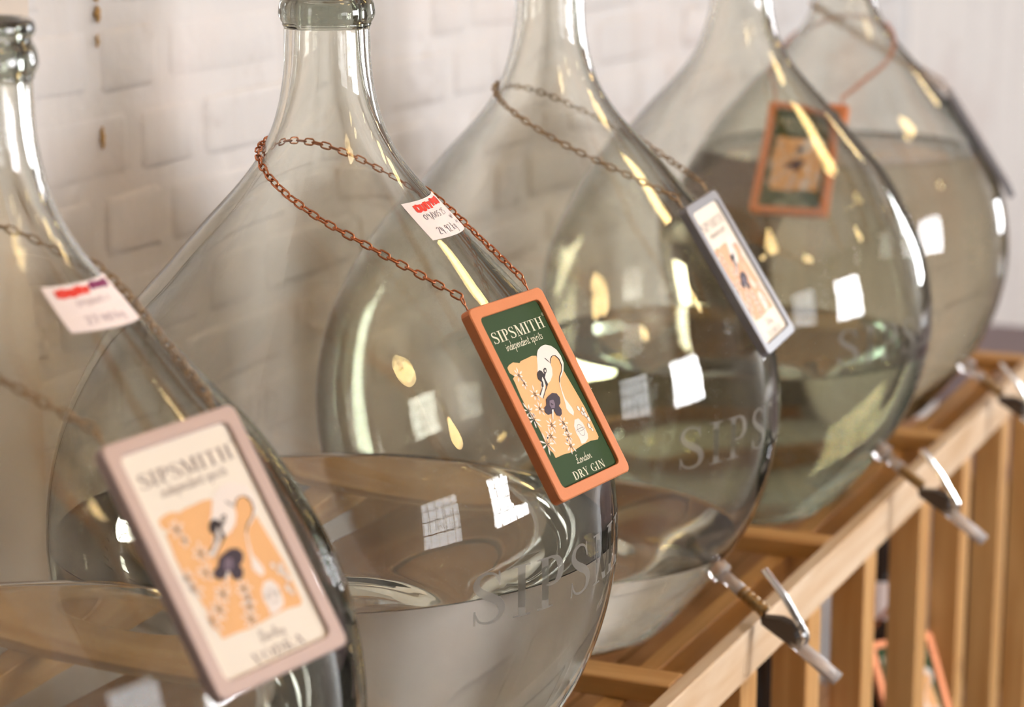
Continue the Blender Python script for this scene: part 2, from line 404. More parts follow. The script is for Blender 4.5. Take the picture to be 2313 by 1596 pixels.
# ------------------------------------------------------------------ demijohns
KH = np.array([0.0, 0.03, 0.06, 0.085, 0.11, 0.135, 0.165, 0.2, 0.235, 0.27, 0.31, 0.345, 0.38, 0.42, 0.46, 0.5, 0.525])
KR = np.array([0.02917, 0.03017, 0.03592, 0.04651, 0.06513, 0.08843, 0.11494, 0.14578, 0.16813, 0.18569, 0.19626, 0.2, 0.19818, 0.18929, 0.17243, 0.14612, 0.1265])
H0 = 0.12126
def spline(kx, ky):
    n = len(kx); h = np.diff(kx); A = np.eye(n); b = np.zeros(n)
    for i in range(1, n - 1):
        A[i, i - 1] = h[i - 1]; A[i, i] = 2 * (h[i - 1] + h[i]); A[i, i + 1] = h[i]
        b[i] = 6 * ((ky[i + 1] - ky[i]) / h[i] - (ky[i] - ky[i - 1]) / h[i - 1])
    Mm = np.linalg.solve(A, b)
    def f(x):
        x = np.asarray(x, float); j = np.clip(np.searchsorted(kx, x) - 1, 0, n - 2); d = x - kx[j]; hj = h[j]
        return ky[j] + d * ((ky[j + 1] - ky[j]) / hj - hj * (2 * Mm[j] + Mm[j + 1]) / 6) + d * d * Mm[j] / 2 + d ** 3 * (Mm[j + 1] - Mm[j]) / (6 * hj)
    return f
SP = spline(KH, KR)
def rad(h):                                                       # outer radius at depth h below the eye
    return float(SP(min(max(h - H0, 0.0), 0.525)))
BASE_H = H0 + 0.556                                               # depth of the foot below the eye
BASE_Z = EYE - BASE_H
def catmull(P, n):
    P = [np.array(p, float) for p in P]; out = []
    for i in range(len(P) - 1):
        p0, p1, p2, p3 = P[max(i - 1, 0)], P[i], P[i + 1], P[min(i + 2, len(P) - 1)]
        for k in range(n):
            t = k / n
            out.append(0.5 * ((2 * p1) + (-p0 + p2) * t + (2 * p0 - 5 * p1 + 4 * p2 - p3) * t * t + (-p0 + 3 * p1 - 3 * p2 + p3) * t ** 3))
    out.append(P[-1]); return out
def outer_profile():                                              # (r, h) from the foot up to the rim
    foot = catmull([(0.0001, .5475), (0.03, .548), (0.055, .550), (0.072, .554), (0.084, .5555), (0.097, .553), (0.111, .5425), (0.1265, .525)], 6)
    p = [(a, b) for a, b in foot]
    p += [(float(SP(h)), h) for h in np.linspace(.522, 0.002, 130)]
    p += [(a, b) for a, b in catmull([(.0292, .001), (.0302, -.0005), (.0303, -.002), (.0312, -.0035), (.0327, -.007), (.0328, -.010), (.0318, -.0155), (.0303, -.0182), (.0296, -.0200),
                                       (.0299, -.0216), (.0314, -.0232), (.0318, -.0262), (.0312, -.0292), (.0285, -.0312), (.0255, -.0310), (.0228, -.0285)], 5)]
    return p
WALL = 0.0038
def inner_profile():                                              # (r, h) from the rim down to the inside bottom
    p = []
    for h in np.linspace(-.0265, .522, 140):
        t = WALL + 0.0035 * max(0, 1 - max(h, 0) / 0.10) + 0.0022 * max(0, (h - .42) / .10) ** 2
        r = (float(SP(max(h, 0))) if h > 0.0 else float(KR[0])) - t
        p.append((r, h - (0.0028 * max(0, (h - .40) / .12) ** 2)))
    p += [(a, b) for a, b in catmull([(p[-1][0], p[-1][1]), (0.098, .5375), (0.075, .5425), (0.05, .5415), (0.02, .5405), (0.0001, .540)], 6)][1:]
    return p
OUT, INN = outer_profile(), inner_profile()
SEG = 176
def wavy(v, amp, seed):                                           # hand-blown unevenness of the inner wall
    out = []
    for x, y, z in v:
        r = math.hypot(x, y)
        if r > 0.02:
            q = noise.noise(Vector((x * 9, y * 9, z * 5 + seed))) * amp * min(1, (r - 0.02) / 0.05)
            x, y = x * (1 + q / r), y * (1 + q / r)
        out.append((x, y, z))
    return out
def zloc(h): return BASE_H - (h + H0)                             # profile depth -> local height over the foot
def demijohn(X, Y, level, label, seed, spirit=''):
    root = empty('glass_demijohn', (X, Y, BASE_Z)); tag(root, label, 'demijohn', 'glass demijohns in the pine rack')
    hl = level - H0
    k = next(i for i, (r, h) in enumerate(INN) if h > hl)
    (r0, a0), (r1, a1) = INN[k - 1], INN[k]; t = (hl - a0) / (a1 - a0); rl = r0 + (r1 - r0) * t
    dry = INN[:k] + [(rl, hl)]; wet = [(rl, hl)] + INN[k:]
    g = MB()
    g.lathe([(r, zloc(h)) for r, h in OUT] + [(r, zloc(h)) for r, h in dry], SEG)
    nout = len(OUT) * SEG
    g.v = g.v[:nout] + wavy(g.v[nout:], 0.0007, seed)
    first = next(i for i, (r, h) in enumerate(OUT) if h < 0)     # the ring round the mouth: thick glass, dark reflections in its tint
    for fi in range(first * SEG, (len(OUT) - 1) * SEG): g.m[fi] = 1
    g.build('glass_body', [M['glass'], M['glass_rim_dark']], root, True)
    q = MB()                                                      # the spirit: wetted side and the level surface
    q.lathe([(r, zloc(h)) for r, h in wet], SEG, 0)
    q.v = wavy(q.v, 0.0007, seed)
    n0 = len(q.v); ring = q.v[:SEG]
    steps = [(1.0, 0.0), (0.9965, -0.0008), (0.992, -0.0013), (0.985, -0.0017), (0.97, -0.0019), (0.93, -0.002), (0.8, -0.002), (0.6, -0.002), (0.35, -0.002), (0.12, -0.002)]
    for sc, dz in steps: q.v += [(x * sc, y * sc, z + dz) for x, y, z in ring]
    for i in range(len(steps) - 1):
        for j in range(SEG):
            a, b = n0 + i * SEG + j, n0 + i * SEG + (j + 1) % SEG
            q.f.append((a, b, b + SEG, a + SEG)); q.m.append(1)
    q.fan(n0 + (len(steps) - 1) * SEG, SEG, ring[0][2] - 0.002, 1)
    lo = q.build('spirit', [M['wet' + spirit], M['liquid' + spirit]], None, True, loc=(X, Y, BASE_Z))
    return root, lo
BPOS = [(0.007, -0.3998), (0.0, 0.0), (-0.0121, 0.4132), (0.0086, 0.8537), (-0.008, 1.2863)]
LEVEL = [0.458, 0.472, 0.585, 0.500, 0.354]
BL = ['nearest glass demijohn, cut by the left edge, with a pink framed vodka tag',
      'glass demijohn in sharp focus with a copper framed green gin tag',
      'middle glass demijohn of the row, nearly empty, with a grey framed tag',
      'half full glass demijohn second from the far end, with no tag of its own',
      'farthest glass demijohn of the row, filled up to its shoulder']
LL = ['clear spirit inside the nearest demijohn behind the pink framed tag',
      'clear spirit half filling the sharply focused demijohn',
      'shallow pale pool of spirit in the bottom of the middle demijohn',
      'pale straw spirit in the demijohn second from the far end',
      'brownish spirit filling the farthest demijohn to its shoulder']
BOT = []
for i in range(5):
    r, lo = demijohn(*BPOS[i], LEVEL[i], BL[i], 3.7 * i, ('', '', '', '_g', '_a')[i])
    tag(lo, LL[i], 'spirit', 'spirit inside the demijohns'); BOT.append(r)

# surface mapping of a demijohn: angle phi from +X, height given by depth below the eye
def on_glass(phi, h, off):
    r = rad(h); dr = (rad(h + 0.002) - rad(h - 0.002)) / 0.004
    nr, nz = 1.0, dr                                              # outward normal in (r, up): slope of r with depth
    L = math.hypot(nr, nz)
    rr = r + off * nr / L; z = (BASE_H - h) + off * nz / L
    return Vector((rr * math.cos(phi), rr * math.sin(phi), z))

# ------------------------------------------------------------------ drawn letters
def rect(x0, x1, y0, y1): return [((x0, y0), (x1, y0)), ((x0, y1), (x1, y1))]
def stroke(pts, ws, n=5, smooth=True):
    P = catmull([(x, y, w) for (x, y), w in zip(pts, ws)], n) if smooth and len(pts) > 2 else [np.array((x, y, w)) for (x, y), w in zip(pts, ws)]
    out = []
    for i, p in enumerate(P):
        a, b = P[max(i - 1, 0)], P[min(i + 1, len(P) - 1)]
        d = np.array((b[0] - a[0], b[1] - a[1])); L = np.hypot(*d) or 1; nx, ny = -d[1] / L, d[0] / L
        out.append(((p[0] + nx * p[2] / 2, p[1] + ny * p[2] / 2), (p[0] - nx * p[2] / 2, p[1] - ny * p[2] / 2)))
    return out
TK, TN, SF = 0.15, 0.045, 0.035
def stem(x, w=TK, y0=0.0, y1=1.0, sl=0.10, top=True, bot=True):
    o = [rect(x, x + w, y0, y1)]
    if bot: o.append(rect(x - sl, x + w + sl, y0, y0 + SF))
    if top: o.append(rect(x - sl, x + w + sl, y1 - SF, y1))
    return o
def bowl(x, y0, y1, wid, base=0.0):
    m_ = (y0 + y1) / 2; h = (y1 - y0) / 2
    pts = [(x, y1 - TN / 2), (x + wid * .45, y1 - TN / 2), (x + wid * .85, m_ + h * .62), (x + wid, m_), (x + wid * .85, m_ - h * .62), (x + wid * .45, y0 + TN / 2), (x, y0 + TN / 2)]
    return stroke(pts, [TN, TN * 1.2, TK * .8, TK, TK * .8, TN * 1.2, TN], 6)
def diag(x0, y0, x1, y1, w): return [((x0 - w / 2, y0), (x0 + w / 2, y0)), ((x1 - w / 2, y1), (x1 + w / 2, y1))]
def ring(cx, cyy, rx, ry, a0=0, a1=360, n=28):
    out = []
    for k in range(n + 1):
        a = R(a0 + (a1 - a0) * k / n); c, s_ = math.cos(a), math.sin(a)
        w = TN + (TK - TN) * abs(c) ** 1.3
        out.append(((cx + (rx + w / 2) * c, cyy + (ry + TN / 2) * s_), (cx + (rx - w / 2) * c, cyy + (ry - TN / 2) * s_)))
    return out
GLY = {
 'S': (0.62, [stroke([(.50, .78), (.45, .92), (.30, .978), (.15, .91), (.10, .76), (.18, .63), (.32, .53), (.47, .42), (.54, .26), (.48, .09), (.30, .022), (.14, .08), (.07, .24)],
                     [.03, .045, .05, .08, .12, .145, .16, .15, .13, .08, .05, .045, .03], 4), rect(.49, .525, .72, .99), rect(.045, .08, .01, .29)]),
 'I': (0.38, stem(.115)),
 'P': (0.66, stem(.11, top=False) + [rect(.01, .2, 1 - SF, 1), bowl(.2, .44, 1.0, .34)]),
 'R': (0.74, stem(.11, top=False) + [rect(.01, .2, 1 - SF, 1), bowl(.2, .46, 1.0, .32), diag(.36, .48, .62, SF, .16), rect(.52, .76, 0, SF)]),
 'M': (0.98, [rect(.12, .12 + TN, 0, 1), rect(.02, .26, 0, SF), rect(.02, .20, 1 - SF, 1), diag(.19, 1, .49, 0, .15), diag(.49, 0, .76, 1, TN)] + stem(.74)),
 'T': (0.70, [rect(.275, .425, 0, 1), rect(.17, .53, 0, SF), rect(.03, .67, .955, 1), rect(.03, .06, .76, 1), rect(.64, .67, .76, 1)]),
 'H': (0.86, stem(.12) + stem(.58) + [rect(.2, .64, .49, .49 + TN)]),
 'D': (0.80, stem(.11, top=False, bot=False) + [rect(.01, .2, 1 - SF, 1), rect(.01, .2, 0, SF), bowl(.2, 0, 1, .46)]),
 'Y': (0.74, [rect(.30, .45, 0, .45), rect(.20, .55, 0, SF), diag(.16, 1, .375, .42, .15), diag(.62, 1, .40, .42, TN), rect(.02, .32, 1 - SF, 1), rect(.50, .74, 1 - SF, 1)]),
 'G': (0.82, [ring(.42, .5, .33, .477, 50, 318), rect(.58, .73, .02, .42), rect(.50, .82, .40, .44), rect(.60, .635, .72, .98)]),
 'N': (0.86, [rect(.14, .14 + TN, 0, 1), rect(.03, .28, 0, SF), rect(.03, .2, 1 - SF, 1), diag(.2, 1, .68, 0, .16), rect(.68, .68 + TN, 0, 1), rect(.57, .82, 1 - SF, 1)]),
 'V': (0.80, [diag(.18, 1, .42, 0, .15), diag(.66, 1, .43, 0, TN), rect(.03, .33, 1 - SF, 1), rect(.55, .78, 1 - SF, 1)]),
 'O': (0.86, [ring(.43, .5, .33, .477)]),
 'K': (0.80, stem(.11) + [diag(.24, .42, .62, 1, TN), diag(.36, .56, .64, 0, .15), rect(.5, .74, 1 - SF, 1), rect(.52, .78, 0, SF)]),
 'A': (0.82, [diag(.14, 0, .40, 1, TN), diag(.42, 1, .66, 0, .15), rect(.24, .56, .33, .33 + TN), rect(.02, .26, 0, SF), rect(.54, .80, 0, SF)]),
 ' ': (0.36, []),
}
def serif(text, width, cap, track=0.05):
    """strips for a serif word, x from 0 to width, y from 0 to cap"""
    total = sum(GLY[c][0] for c in text) + track * (len(text) - 1); sx = width / total
    out, x = [], 0.0
    for c in text:
        w, st = GLY[c]
        for s_ in st: out.append([(((l[0] + x) * sx, l[1] * cap), ((r[0] + x) * sx, r[1] * cap)) for l, r in s_])
        x += w + track
    return out
SC = {  # thin script letters, unit x-height
 'i': (.34, [[(.12, .95), (.14, .15), (.22, 0), (.34, .14)], [(.17, 1.3), (.19, 1.42)]]),
 'n': (.66, [[(.06, .9), (.12, 0)], [(.1, .55), (.28, .95), (.44, .85), (.48, .2), (.56, 0), (.68, .16)]]),
 'd': (.64, [[(.46, .82), (.28, .98), (.08, .6), (.12, .1), (.30, .02), (.46, .3)], [(.52, 2.0), (.48, .9), (.48, .12), (.58, 0), (.66, .12)]]),
 'e': (.52, [[(.1, .45), (.34, .58), (.38, .85), (.24, .98), (.08, .66), (.1, .16), (.26, 0), (.5, .22)]]),
 'p': (.62, [[(.1, 1.05), (.14, -.85)], [(.12, .6), (.3, .98), (.5, .78), (.48, .2), (.3, 0), (.14, .16)]]),
 't': (.42, [[(.2, 1.6), (.18, .2), (.28, 0), (.42, .16)], [(.03, 1.0), (.38, 1.04)]]),
 's': (.48, [[(.38, .82), (.24, .98), (.1, .78), (.34, .36), (.28, .04), (.06, .1)]]),
 'r': (.46, [[(.08, .95), (.12, 0)], [(.11, .6), (.24, .92), (.42, .92)]]),
 'o': (.58, [[(.3, .98), (.08, .6), (.14, .08), (.36, .02), (.52, .42), (.42, .92), (.28, .98), (.5, 1.0)]]),
 'L': (.86, [[(.7, 1.95), (.5, 2.1), (.36, 1.8), (.36, .6), (.22, .06), (.04, .12), (.2, .26), (.6, .02), (.86, .2)], [(.12, 1.05), (.58, 1.12)]]),
 'B': (.82, [[(.2, 2.0), (.18, .0)], [(.05, 1.8), (.4, 2.05), (.64, 1.7), (.46, 1.15), (.26, 1.08)], [(.3, 1.08), (.68, .85), (.66, .2), (.36, -.02), (.08, .1)]]),
 'a': (.62, [[(.46, .8), (.28, .98), (.08, .6), (.12, .1), (.3, .02), (.46, .4)], [(.48, .95), (.48, .12), (.58, 0), (.66, .12)]]),
 'l': (.36, [[(.1, .3), (.3, 1.7), (.22, 2.0), (.14, 1.6), (.14, .15), (.22, 0), (.36, .16)]]),
 'y': (.6, [[(.08, .95), (.12, .2), (.28, .05), (.46, .4)], [(.5, .95), (.46, -.3), (.28, -.85), (.1, -.6)]]),
 ' ': (.4, []),
}
def script(text, width, xh, w=0.17):
    total = sum(SC[c][0] for c in text); sx = width / total; out, x = [], 0.0
    for c in text:
        wd_, st = SC[c]
        for s_ in st:
            pts = [((px + x) * sx + py * xh * 0.10, py * xh) for px, py in s_]
            out.append(stroke(pts, [w * xh] * len(pts), 3))
        x += wd_
    return out

# ------------------------------------------------------------------ etched name and paper stickers on the glass
WORD = 'SIPSMITH'
for i, phi0 in ((1, -36.5), (2, -36.0), (3, -42.5)):
    m = MB(); cap = 0.0345; width = 0.262
    hb = 0.4893
    base = R(phi0)
    for s_ in serif(WORD, width, cap, 0.12):
        m.strip(s_, lambda x, y: on_glass(base + x / 0.2, hb - y, 0.0004))
    e = m.build('etched_lettering', M['etch'], BOT[i]); e['label'] = 'frosted lettering SIPSMITH etched round the belly'

def sticker(i, c, rows, mats, name='paper_sticker'):
    """c: corners TL TR BR BL as (phi deg, h); rows: list of (material index, strokes in unit square, width)"""
    def at(u, v, off):
        a = [(c[0][k] * (1 - u) + c[1][k] * u) * (1 - v) + (c[3][k] * (1 - u) + c[2][k] * u) * v for k in (0, 1)]
        return on_glass(R(a[0]), a[1], off)
    m = MB(); nu, nv = 16, 8
    rc = 0.06
    for a in range(nu):
        for b in range(nv):
            q = [at((a + da) / nu, (b + db) / nv, 0.0006) for da, db in ((0, 0), (0, 1), (1, 1), (1, 0))]
            m.quad(*q)
    p = m.build(name, M['paper'], BOT[i], False)
    p.data.materials.clear(); p.data.materials.append(M['paper'])
    bm = bmesh.new(); bm.from_mesh(p.data); bmesh.ops.remove_doubles(bm, verts=bm.verts, dist=1e-5)
    bm.to_mesh(p.data); bm.free()
    sol = p.modifiers.new('paper_thickness', 'SOLIDIFY'); sol.thickness = 0.0002; sol.offset = 0
    m = MB()
    for mi, pts, w in rows:
        for s_ in [stroke(pts, [w] * len(pts), 3, len(pts) > 3)]:
            m.strip([((l[0], l[1]), (r_[0], r_[1])) for l, r_ in s_], lambda u, v: at(u, v, 0.0009), mi)
    h = m.build('handwriting', mats, p)
    return p
def scrawl(x0, y0, sc, glyphs, mi, w, sx=None, slope=0.0):
    G = {'D': [[(0, 0), (0, 1), (.5, .8), (.55, .3), (.1, 0)]], 'U': [[(0, 0), (.05, .8), (.3, 1), (.5, .7), (.5, 0)]], 'T': [[(0, 0), (.6, 0)], [(.3, 0), (.3, 1)]],
         'Y': [[(0, 0), (.25, .5), (.5, 0)], [(.25, .5), (.2, 1)]], 'P': [[(0, 1), (0, 0), (.45, .1), (.4, .5), (0, .55)]], 'A': [[(0, 1), (.25, 0), (.5, 1)], [(.1, .6), (.45, .6)]],
         'I': [[(.1, 0), (.1, 1)]], '0': [[(.3, 0), (0, .4), (.15, 1), (.45, .8), (.45, .2), (.25, 0)]], '9': [[(.45, .2), (.2, 0), (.05, .3), (.3, .5), (.45, .2), (.45, 1.1)]],
         '/': [[(.35, -.2), (0, 1.3)]], '5': [[(.5, 0), (.1, 0), (.1, .4), (.45, .5), (.4, .95), (.05, 1)]], '2': [[(0, .2), (.25, 0), (.45, .25), (.05, 1), (.5, 1)]],
         '4': [[(.1, 0), (.05, .6), (.5, .6)], [(.35, .2), (.35, 1.1)]], '.': [[(.1, .95), (.15, 1)]], 'k': [[(.05, -.1), (.05, 1)], [(.4, .35), (.08, .65), (.45, 1)]],
         'g': [[(.45, .4), (.15, .35), (.1, .8), (.4, .85), (.45, .4), (.45, 1.3), (.1, 1.4)]], '1': [[(.2, 0), (.2, 1)]], '7': [[(0, 0), (.45, 0), (.2, 1)]], ' ': []}
    out, x = [], x0; sx = sx or sc
    for ch in glyphs:
        for s_ in G[ch]:
            pts = [(x + px * sx, y0 + py * sc + slope * (x - x0)) for px, py in s_]
            if len(pts) < 4: pts = [pts[0], *[((a[0] + b[0]) / 2, (a[1] + b[1]) / 2) for a, b in zip(pts, pts[1:])][:1], *pts[1:]]
            out.append((mi, pts, w))
        x += (0.68 if ch not in './1I ' else 0.38) * sx
    return out
sticker(1, [(-19.5, .2365), (30, .2355), (25.5, .2602), (-14, .2595)],
        scrawl(.16, .10, .17, 'DUTY', 0, .055, .135) + scrawl(.56, .08, .16, 'PAID', 0, .055, .12) + scrawl(.17, .36, .13, '09/005 25', 1, .010, .10)
        + scrawl(.20, .72, .17, '24.92 kg', 1, .010, .10) + scrawl(.72, .56, .10, '40 1', 1, .009, .07) + scrawl(.80, .72, .08, 'kg', 1, .009, .07), [M['red'], M['pen']])
sticker(0, [(-26, .2245), (33, .2265), (23, .2492), (-21.5, .2462)],
        scrawl(.13, .10, .15, 'DUTY', 0, .075, .135) + scrawl(.55, .07, .13, 'PAID', 1, .075, .13) + scrawl(.24, .36, .12, '09/005 1', 2, .014, .1)
        + scrawl(.22, .70, .16, '27.40 kg', 2, .02, .11), [M['red'], M['violet'], M['pen_f']])

# ------------------------------------------------------------------ hanging tags
TW, TL_, TT = 0.0916, 0.1380, 0.0075                              # width, length, thickness
def rrect(x0, x1, y0, y1, r, n=5):
    out = []
    for cx, cyy, a in ((x1 - r, y1 - r, 0), (x0 + r, y1 - r, 90), (x0 + r, y0 + r, 180), (x1 - r, y0 + r, 270)):
        for k in range(n + 1):
            t = R(a + 90 * k / n); out.append((cx + r * math.cos(t), cyy + r * math.sin(t)))
    return out
def frame_mesh(mat):
    m = MB(); w, L, d = TW, TL_, TT
    bw, bh = 0.0087, 0.0078; c = 0.0007
    loops = [(rrect(-w / 2 + 0.0092 - 0.0092 + bw, w / 2 - bw, bh, L - bh, 0.004), -d),
             (rrect(-w / 2 + bw, w / 2 - bw, bh, L - bh, 0.004), -c * .6),
             (rrect(-w / 2 + bw - c * .6, w / 2 - bw + c * .6, bh - c * .6, L - bh + c * .6, 0.0045), 0),
             (rrect(-w / 2 + c, w / 2 - c, c, L - c, 0.0045), 0),
             (rrect(-w / 2, w / 2, 0, L, 0.005), -c),
             (rrect(-w / 2, w / 2, 0, L, 0.005), -d)]
    n = len(loops[0][0])
    for pts, z in loops: m.v += [(x, y, z) for x, y in pts]
    for i in range(len(loops)):
        j = (i + 1) % len(loops)
        for k in range(n):
            a, b = i * n + k, i * n + (k + 1) % n
            c_, d_ = j * n + (k + 1) % n, j * n + k
            m.f.append((a, b, c_, d_)); m.m.append(0)
    return m.mesh('frame', mat, False, True)
ART = {
'field': [(0.121, 0.327), (0.156, 0.317), (0.216, 0.311), (0.289, 0.325), (0.314, 0.318), (0.392, 0.316), (0.473, 0.313), (0.526, 0.32), (0.51, 0.369), (0.609, 0.401), (0.765, 0.433), (0.803, 0.638), (0.794, 0.794), (0.77, 0.805), (0.668, 0.797), (0.545, 0.8), (0.451, 0.806), (0.397, 0.811), (0.283, 0.804), (0.168, 0.804), (0.166, 0.776), (0.14, 0.755), (0.139, 0.714), (0.145, 0.664), (0.143, 0.606), (0.116, 0.532), (0.115, 0.474), (0.126, 0.406), (0.126, 0.383), (0.157, 0.376), (0.119, 0.353)],
'swan': [(0.484, 0.365), (0.515, 0.335), (0.545, 0.312), (0.578, 0.296), (0.624, 0.287), (0.66, 0.284), (0.697, 0.285), (0.757, 0.299), (0.801, 0.326), (0.818, 0.362), (0.808, 0.4), (0.768, 0.43), (0.715, 0.452), (0.675, 0.464), (0.649, 0.484), (0.63, 0.517), (0.617, 0.563), (0.63, 0.588), (0.644, 0.614), (0.644, 0.638), (0.615, 0.654), (0.582, 0.631), (0.572, 0.609), (0.591, 0.582), (0.604, 0.549), (0.623, 0.51), (0.642, 0.477), (0.679, 0.453), (0.735, 0.431), (0.768, 0.406), (0.774, 0.371), (0.746, 0.35), (0.706, 0.348), (0.672, 0.362), (0.647, 0.38), (0.638, 0.405), (0.602, 0.436), (0.548, 0.457), (0.501, 0.465), (0.459, 0.468), (0.414, 0.496), (0.351, 0.522), (0.33, 0.506), (0.388, 0.481), (0.433, 0.44), (0.433, 0.417), (0.445, 0.395)],
'curl': [(0.60, 0.46), (0.60, 0.436), (0.638, 0.405), (0.647, 0.38), (0.672, 0.362), (0.706, 0.348), (0.746, 0.35), (0.774, 0.371), (0.768, 0.406), (0.735, 0.436), (0.68, 0.46)],
'mask': [(0.423, 0.406), (0.444, 0.396), (0.474, 0.39), (0.497, 0.397), (0.504, 0.409), (0.526, 0.419), (0.498, 0.432), (0.495, 0.452), (0.498, 0.468), (0.462, 0.475), (0.466, 0.463), (0.476, 0.441), (0.473, 0.424), (0.45, 0.437), (0.449, 0.452), (0.433, 0.47), (0.407, 0.475), (0.415, 0.461), (0.434, 0.449), (0.42, 0.438), (0.41, 0.428)],
'eye': [(0.529, 0.392), (0.555, 0.388), (0.566, 0.395), (0.553, 0.408), (0.53, 0.418), (0.514, 0.414), (0.514, 0.404)],
'eyew': [(0.532, 0.399), (0.547, 0.396), (0.549, 0.401), (0.539, 0.409), (0.526, 0.409)],
'beakline': [(0.462, 0.475), (0.498, 0.468), (0.421, 0.497), (0.361, 0.523), (0.351, 0.522), (0.407, 0.498)],
'beakline2': [(0.404, 0.474), (0.411, 0.477), (0.344, 0.505), (0.335, 0.502)],
'browline': [(0.613, 0.344), (0.631, 0.359), (0.646, 0.372), (0.645, 0.375), (0.623, 0.361), (0.605, 0.346)],
'neckline': [(0.646, 0.38), (0.664, 0.361), (0.697, 0.348), (0.727, 0.346), (0.755, 0.351), (0.78, 0.373), (0.774, 0.407), (0.741, 0.432), (0.681, 0.456), (0.646, 0.481), (0.639, 0.48), (0.674, 0.453), (0.735, 0.43), (0.765, 0.407), (0.77, 0.374), (0.747, 0.353), (0.727, 0.349), (0.702, 0.351), (0.672, 0.362), (0.653, 0.38)],
'pansy': [(0.428, 0.522), (0.492, 0.514), (0.541, 0.524), (0.558, 0.548), (0.533, 0.573), (0.497, 0.584), (0.507, 0.604), (0.485, 0.625), (0.45, 0.632), (0.418, 0.621), (0.415, 0.597), (0.381, 0.605), (0.321, 0.604), (0.299, 0.585), (0.318, 0.565), (0.354, 0.559), (0.383, 0.533)],
'pansyc': [(0.415, 0.543), (0.466, 0.546), (0.461, 0.568), (0.434, 0.585), (0.391, 0.582), (0.39, 0.564)],
'pansyv': [(0.415, 0.555), (0.438, 0.568), (0.427, 0.57), (0.412, 0.564)],
'stem': [(0.394, 0.587), (0.412, 0.59), (0.353, 0.633), (0.341, 0.631)],
'pot': [(0.605, 0.673), (0.657, 0.675), (0.684, 0.703), (0.684, 0.726), (0.678, 0.761), (0.658, 0.781), (0.6, 0.795), (0.547, 0.793), (0.553, 0.765), (0.546, 0.735), (0.56, 0.701)],
}
FLW = [(0.208, 0.378, .8), (0.224, 0.424, .6), (0.286, 0.489, .9), (0.123, 0.554, 1.1), (0.13, 0.598, 1.1), (0.262, 0.561, .8), (0.306, 0.655, .9), (0.452, 0.667, .8), (0.449, 0.704, .7), (0.435, 0.733, .8), (0.233, 0.701, 1.0), (0.152, 0.728, 1.2), (0.407, 0.78, .9)]
BUB = [(0.716, 0.631), (0.765, 0.645), (0.764, 0.673), (0.776, 0.697), (0.741, 0.729), (0.757, 0.75), (0.735, 0.66)]
CARD_Z = -0.0024
def L2(u, v, k=0): return (TW * (u - 0.5) + 0.0041, TL_ * (1 - v) + 0.0010, CARD_Z + 0.0001 * (k + 1))
def art_mesh(field):
    m = MB(); rng = random.Random(5)
    def P(name, mi, k): m.poly([L2(u, v, k) for u, v in ART[name]], mi)
    P('field', 0, 0); P('curl', 0, 0.5)
    def kite(cu, cv, ang, ln, wd_, mi, k, r0=0.0):
        c = L2(cu, cv, k); ca, sa = math.cos(ang), math.sin(ang)
        q = [(r0, 0), (r0 + (ln - r0) * .6, wd_), (ln, 0), (r0 + (ln - r0) * .6, -wd_)]
        m.poly([(c[0] + ca * x - sa * y, c[1] + sa * x + ca * y, c[2]) for x, y in q], mi)
    for fu, fv, sc in FLW:
        a0 = rng.uniform(0, 6.28)
        for k in range(7):
            if k == 6 and sc < .8: continue
            kite(fu, fv, a0 + k * 0.9 + rng.uniform(-.15, .15), 0.0066 * sc * rng.uniform(.75, 1.15), 0.00075, 1, 1, 0.001)
        for k in range(5): kite(fu, fv, a0 + .3 + k * 1.25, 0.0022 * sc, 0.00035, 2, 2)
        kite(fu, fv, -1.2, 0.0048 * sc, 0.0002, 3, 2)
    P('pot', 1, 1); P('swan', 1, 1)
    for n_ in ('mask', 'eye', 'beakline', 'beakline2', 'browline', 'neckline'): P(n_, 2, 2)
    P('eyew', 1, 3); P('pansy', 3, 3); P('pansyc', 4, 4); P('pansyv', 3, 5); P('stem', 1, 4)
    def loop(cu, cv, rx, ry, w, mi, k):
        c = L2(cu, cv, k); n = 14
        pr = [((c[0] + (rx + w) * math.cos(6.2832 * t / n), c[1] + (ry + w) * math.sin(6.2832 * t / n)), (c[0] + rx * math.cos(6.2832 * t / n), c[1] + ry * math.sin(6.2832 * t / n))) for t in range(n + 1)]
        m.strip(pr, lambda x, y: (x, y, c[2]), mi)
    loop(.618, .731, .0033, .0040, .0002, 2, 2); loop(.618, .728, .0052, .0008, .0002, 2, 3)
    for bu, bv in BUB:
        c = L2(bu, bv, 1); n = 10; r_ = rng.uniform(.0011, .0018)
        m.poly([(c[0] + r_ * math.cos(6.2832 * t / n), c[1] + 1.3 * r_ * math.sin(6.2832 * t / n), c[2]) for t in range(n)], 1)
        loop(bu, bv, r_, 1.3 * r_, .00015, 2, 2)
    return m.mesh('artwork', [field, M['a_white'], M['a_black'], M['a_purple'], M['a_mauve']])
